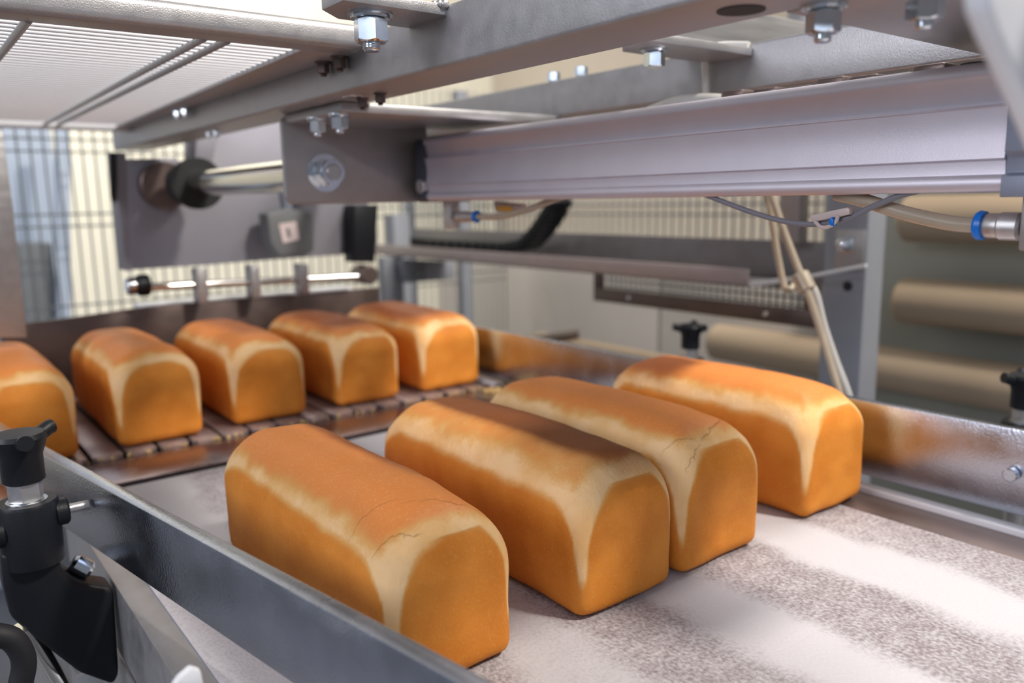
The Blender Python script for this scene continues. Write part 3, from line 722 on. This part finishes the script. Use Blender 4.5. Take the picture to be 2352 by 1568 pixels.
for dx, lab in ((0, 'tan hose looping down to the tray bracket, left of the long pair'), ):
    ho = MB().tube([ox(1762, 440, 1.0), ox(1772, 500, 1.0), ox(1785, 580, 1.0), ox(1797, 640, 1.0), ox(1806, 665, 1.0), ox(1820, 660, 1.01), ox(1832, 640, 1.03)], .0048, 12).build('air_hose', HOSEM, None, 60); tag(ho, lab, 'hose', 'hanging hoses')
ho = MB().tube([ox(1770, 440, .99), ox(1800, 530, .99), ox(1835, 620, .99), ox(1862, 690, .99), ox(1888, 770, .99), ox(1912, 850, .99), ox(1932, 920, .99), ox(1945, 1000, .99)], .0052, 12).build('air_hose', HOSEM, None, 60); tag(ho, 'left hose of the long pair running down in front of the post', 'hose', 'hanging hoses')
ho = MB().tube([ox(1845, 635, 1.0), ox(1872, 670, 1.0), ox(1893, 750, 1.0), ox(1920, 830, 1.0), ox(1948, 905, 1.0), ox(1970, 1000, 1.0)], .0052, 12).build('air_hose', mat('grey_tubing', (.45,.44,.42), .3, coat=.3), None, 60); tag(ho, 'right hose of the long pair running down in front of the post', 'hose', 'hanging hoses')
o = MB().cyl(ox(1836, 628, .995), ox(1856, 668, .995), .0125, 20, .002).build('hose_tie', HOSEM); tag(o, 'tie sleeve bundling the hanging hoses beside the tray bracket', 'tie')

# ------------------------------------------------------------------ beyond the far rail
po = thing('machine_post', (1.28, .72, FZ), 'square grey painted post behind the right end loaf', 'post')
PX = 1.28; pc = ox(1990, 600, PX); pl_ = ox(1892, 600, PX); prr = oy(2031, 600, pc.y)
MB().box((PX, pc.y, FZ), (prr.x, pl_.y, 1.2), .003).build('column', PAINTG, po)
q = ox(1947, 657, PX); MB().cyl((PX-.0008, q.y, q.z), (PX+.001, q.y, q.z), .0085, 24).build('hole', RUBBER, po)
tb = thing('tray_bracket', (1.24, .75, .18), 'pale steel angle bracket bolted to the grey post, holding the tray', 'bracket')
q = ox(1921, 527, PX-.006); e = ox(1982, 622, PX-.006)
MB().box((PX-.006, e.y, e.z), (PX-.001, q.y, q.z), .001).build('upright_plate', STEEL, tb)
MB().prism([ox(x_, y_, 1.184) for x_, y_ in ((1722, 647), (1850, 632), (1988, 606), (1988, 614), (1850, 641), (1722, 660))], (.005, 0, .0), .0008).build('shelf_plate', WHITEP, tb)
q = ox(1945, 562, PX-.006); bolt(tb, q, (-1,0,0), .019)
tr = thing('cable_tray', (1.25, 1.5, .18), 'long grey steel cable tray beyond the belt, below the air cylinder', 'tray')
TX = 1.19; f0 = ox(1719, 640, TX); TY1 = ox(862, 572, TX).y; zt = ox(1718, 618, TX).z; zb_ = ox(1721, 660, TX).z; XB = 1.33; zbk = ox(1780, 551, XB).z
MB().box((TX, f0.y, zb_), (TX+.004, TY1, zt), .0015).build('front_lip', mat('tray_lip_steel', (.44,.37,.36), .5, .4, .05, 20), tr)
MB().box((TX, f0.y-.01, zb_), (XB, TY1, zb_+.004), .001).build('tray_floor', TRAYM, tr)
MB().box((XB, ox(1900, 552, XB).y, zb_-.002), (XB+.004, TY1, zbk), .001).build('back_wall', TRAYM, tr)
o = MB().box((XB-.05, ox(1838, 450, XB-.05).y, ox(1838, 558, XB-.05).z), (XB-.02, ox(1790, 450, XB-.05).y, .9), .002).build('hanging_bar', STEEL); tag(o, 'narrow grey bar hanging down behind the tan hoses', 'bar')
# cable carrier
cc = thing('cable_carrier', (1.25, 1.8, zb_+.004), 'black link cable carrier curling up out of the tray', 'cable carrier')
path = [ox(x_, y_, 1.24) for x_, y_ in ((960, 552), (1000, 558), (1060, 562), (1120, 565), (1175, 568), (1215, 560), (1240, 535), (1262, 505), (1280, 475), (1290, 445))]
Pp = []
for a_, b_ in zip(path, path[1:]):
    for k in range(3): Pp.append(a_.lerp(b_, k/3))
for a_, b_ in zip(Pp, Pp[1:]):
    d = b_-a_; L_ = d.length*.9; m_ = (a_+b_)/2; ang = math.atan2(d.z, d.y)
    b = MB(); b.box((m_.x-.03, m_.y-L_/2, m_.z-.014), (m_.x+.03, m_.y+L_/2, m_.z+.014), .003, 2, (ang, 'X', m_)); b.build('link', BLACKP, cc)
# lower wire guard
lg = thing('framed_wire_guard', (1.4, 1.2, .09), 'dark framed wire guard hanging below the cable tray', 'guard')
GX = 1.40; y1 = ox(1363, 650, GX).y; y0 = ox(1880, 740, GX).y; zb0 = ox(1363, 690, GX).z; zt0 = zb0+.075; bw = .034
for nm, a_, b_ in (('bottom_bar', (GX, y0, zb0), (GX+.006, y1, zb0+bw)), ('top_bar', (GX, y0, zt0), (GX+.006, y1, zt0+bw)), ('side_bar', (GX, y1-bw, zb0+bw), (GX+.006, y1, zt0)), ('side_bar', (GX, y0, zb0+bw), (GX+.006, y0+bw, zt0))):
    MB().box(a_, b_, .001).build(nm, DARKST, lg)
MB().box((GX-.065, y0, zt0+.004), (GX, y0+.02, zt0+.020), .001).build('hanger', DARKST, lg)
for px in (1445, 1760): q = ox(px, 700, GX); MB().lathe([(.006, 0), (.005, .003), (0, .004)], (GX, q.y, zb0+bw/2), (-1,0,0), 20).build('screw_head', ZINC, lg)
y = y0+bw
while y < y1-bw: MB().cyl((GX+.009, y, zb0), (GX+.009, y, zt0+bw), .0022, 6).build('wire', FENCEG, lg, 60); y += .0165
for k in range(4): z = zb0+bw+.004+k*.0165; MB().cyl((GX+.012, y0, z), (GX+.012, y1, z), .0022, 6).build('cross_wire', FENCEG, lg, 60)
# cabinet panels
CX = 1.95
for a_, b_, lab in ((ox(1003, 600, CX).y, ox(1513, 600, CX).y, 'beige cabinet panel behind the tray, left of the seam'), (ox(1518, 600, CX).y, ox(1895, 600, CX).y, 'beige cabinet panel behind the tray, right of the seam')):
    o = MB().box((CX, min(a_, b_), FZ), (CX+.03, max(a_, b_), .20), .003).build('cabinet_panel', PANEL); tag(o, lab, 'panel', 'beige cabinet panels')
def fence(name, lab, O, ux, L_, z0, z1, pitch, r, m_, rows, posts=()):
    O = Vector(O); ux = Vector(ux).normalized(); mid = O+ux*L_/2; t = thing(name, (mid.x, mid.y, z0), lab, 'fence', 'mesh safety fences'); n_ = int(L_/pitch)
    for k in range(n_+1):
        p = O+ux*(k*pitch); MB().cyl((p.x, p.y, z0), (p.x, p.y, z1), r, 6).build('wire', m_, t, 60)
    for z in rows:
        for dz in (-.016, .016):
            a_ = O+Vector((0, 0, z+dz)); a_.z = z+dz; b_ = a_+ux*L_; nrm_ = Vector((-ux.y, ux.x, 0))*r*2
            MB().cyl(a_+nrm_, b_+nrm_, r, 6).build('cross_wire', m_, t, 60)
    for s_ in posts:
        p = O+ux*s_; MB().box((p.x-.02, p.y-.02, FZ), (p.x+.02, p.y+.02, z1), .002).build('fence_post', PAINTG, t)
    return t
fence('mesh_fence', 'dark wire safety fence seen above the cable tray', (2.02, 1.12, 0), (0, 1, 0), 2.4, .15, .46, .034, .0034, FENCEM, (.300,), (2.3,))
fence('mesh_fence', 'dark wire safety fence in front of the bright wall at the left', (.12, 2.45, 0), (1, 0, 0), 1.75, -.5, .72, .030, .0026, FENCEM, (.305, .06, .50), (1.55,))
o = MB().prism([oy(129, 250, 2.60), oy(160, 250, 2.60), oy(165, 800, 2.60), oy(134, 800, 2.60)], (0, .04, 0), .002).build('blue_post', BLUEW)
o.name = 'tall_post'; tag(o, 'pale blue upright post behind the left safety fence', 'post')
o = MB().box((oy(-300, 400, 2.62).x, 2.9, FZ), (oy(128, 400, 2.9).x, 2.94, 1.6), .003).build('pale_cabinet', BLUEW); tag(o, 'pale blue-grey cabinet behind the left safety fence', 'cabinet')
o = MB().box((oy(40, 600, 2.62).x, 2.66, FZ), (oy(128, 600, 2.62).x, 2.84, oy(100, 560, 2.62).z), .003).build('dark_machine_box', CABD); tag(o, 'dark grey machine box low behind the left safety fence', 'machine')
# pieces around the left end of the tray
o = MB().box((1.30, 2.30, FZ), (1.36, 2.36, .30), .003).build('stand_post', PAINTG); tag(o, 'blue-grey stand post below the far end of the cable tray', 'post')
jb = thing('junction_box', oy(985, 640, 2.0), 'grey bracket box with a dark square switch below the far end of the tray', 'box')
MB().prism([oy(x_, y_, 2.05) for x_, y_ in ((925, 596), (1045, 600), (1045, 640), (935, 650))], (0, .04, 0), .002).build('box_body', PAINTG, jb)
MB().prism([oy(x_, y_, 2.04) for x_, y_ in ((950, 612), (978, 612), (978, 642), (950, 642))], (0, .012, 0), .002).build('switch', CABD, jb)
o = MB().prism([oy(x_, y_, 2.1) for x_, y_ in ((880, 590), (925, 590), (930, 720), (885, 720))], (0, .03, 0), .002).build('support_plate', PAINTG); tag(o, 'blue-grey support plate behind the right end loaf of the rear row', 'plate')
# low table frame past the far rail
o = MB().prism([oz(1215, 772, .01), oz(1330, 755, .01), oz(1330, 764, .01), oz(1225, 782, .01)], (0, 0, -.0145), .001).build('angle_bar', DARKST); tag(o, 'short dark angle bar lying beyond the far rail', 'bar')
o = MB().box((.93, 1.0, -.02), (1.35, 1.62, -.005), .001).build('tan_ledge', PIPET); o.name = 'side_ledge'; tag(o, 'tan ledge beyond the far rail, beside the dark angle bar', 'ledge')
# ducts on the right
for k, row in enumerate((505, 708, 885)):
    c = ox(2200, row, 1.8); ys = ox((2035, 2035, 1680)[k], 700, 1.8).y
    o = MB().cyl((1.86, .1, c.z), (1.86, ys+(.0 if k < 2 else .1), c.z), .052, 40, .01).build('insulated_duct', PIPET)
    tag(o, ('tan insulated duct right of the grey post, topmost of three', 'tan insulated duct right of the grey post, middle of three', 'tan insulated duct right of the grey post, lowest and longest of three')[k], 'duct', 'tan insulated ducts')
o = MB().box((1.935, -.2, FZ), (1.945, ox(1885, 600, CX).y-.01, 1.0), .002).build('green_grey_panel', PIPEG); o.name = 'backing_panel'; tag(o, 'grey-green panel behind the tan ducts', 'panel')
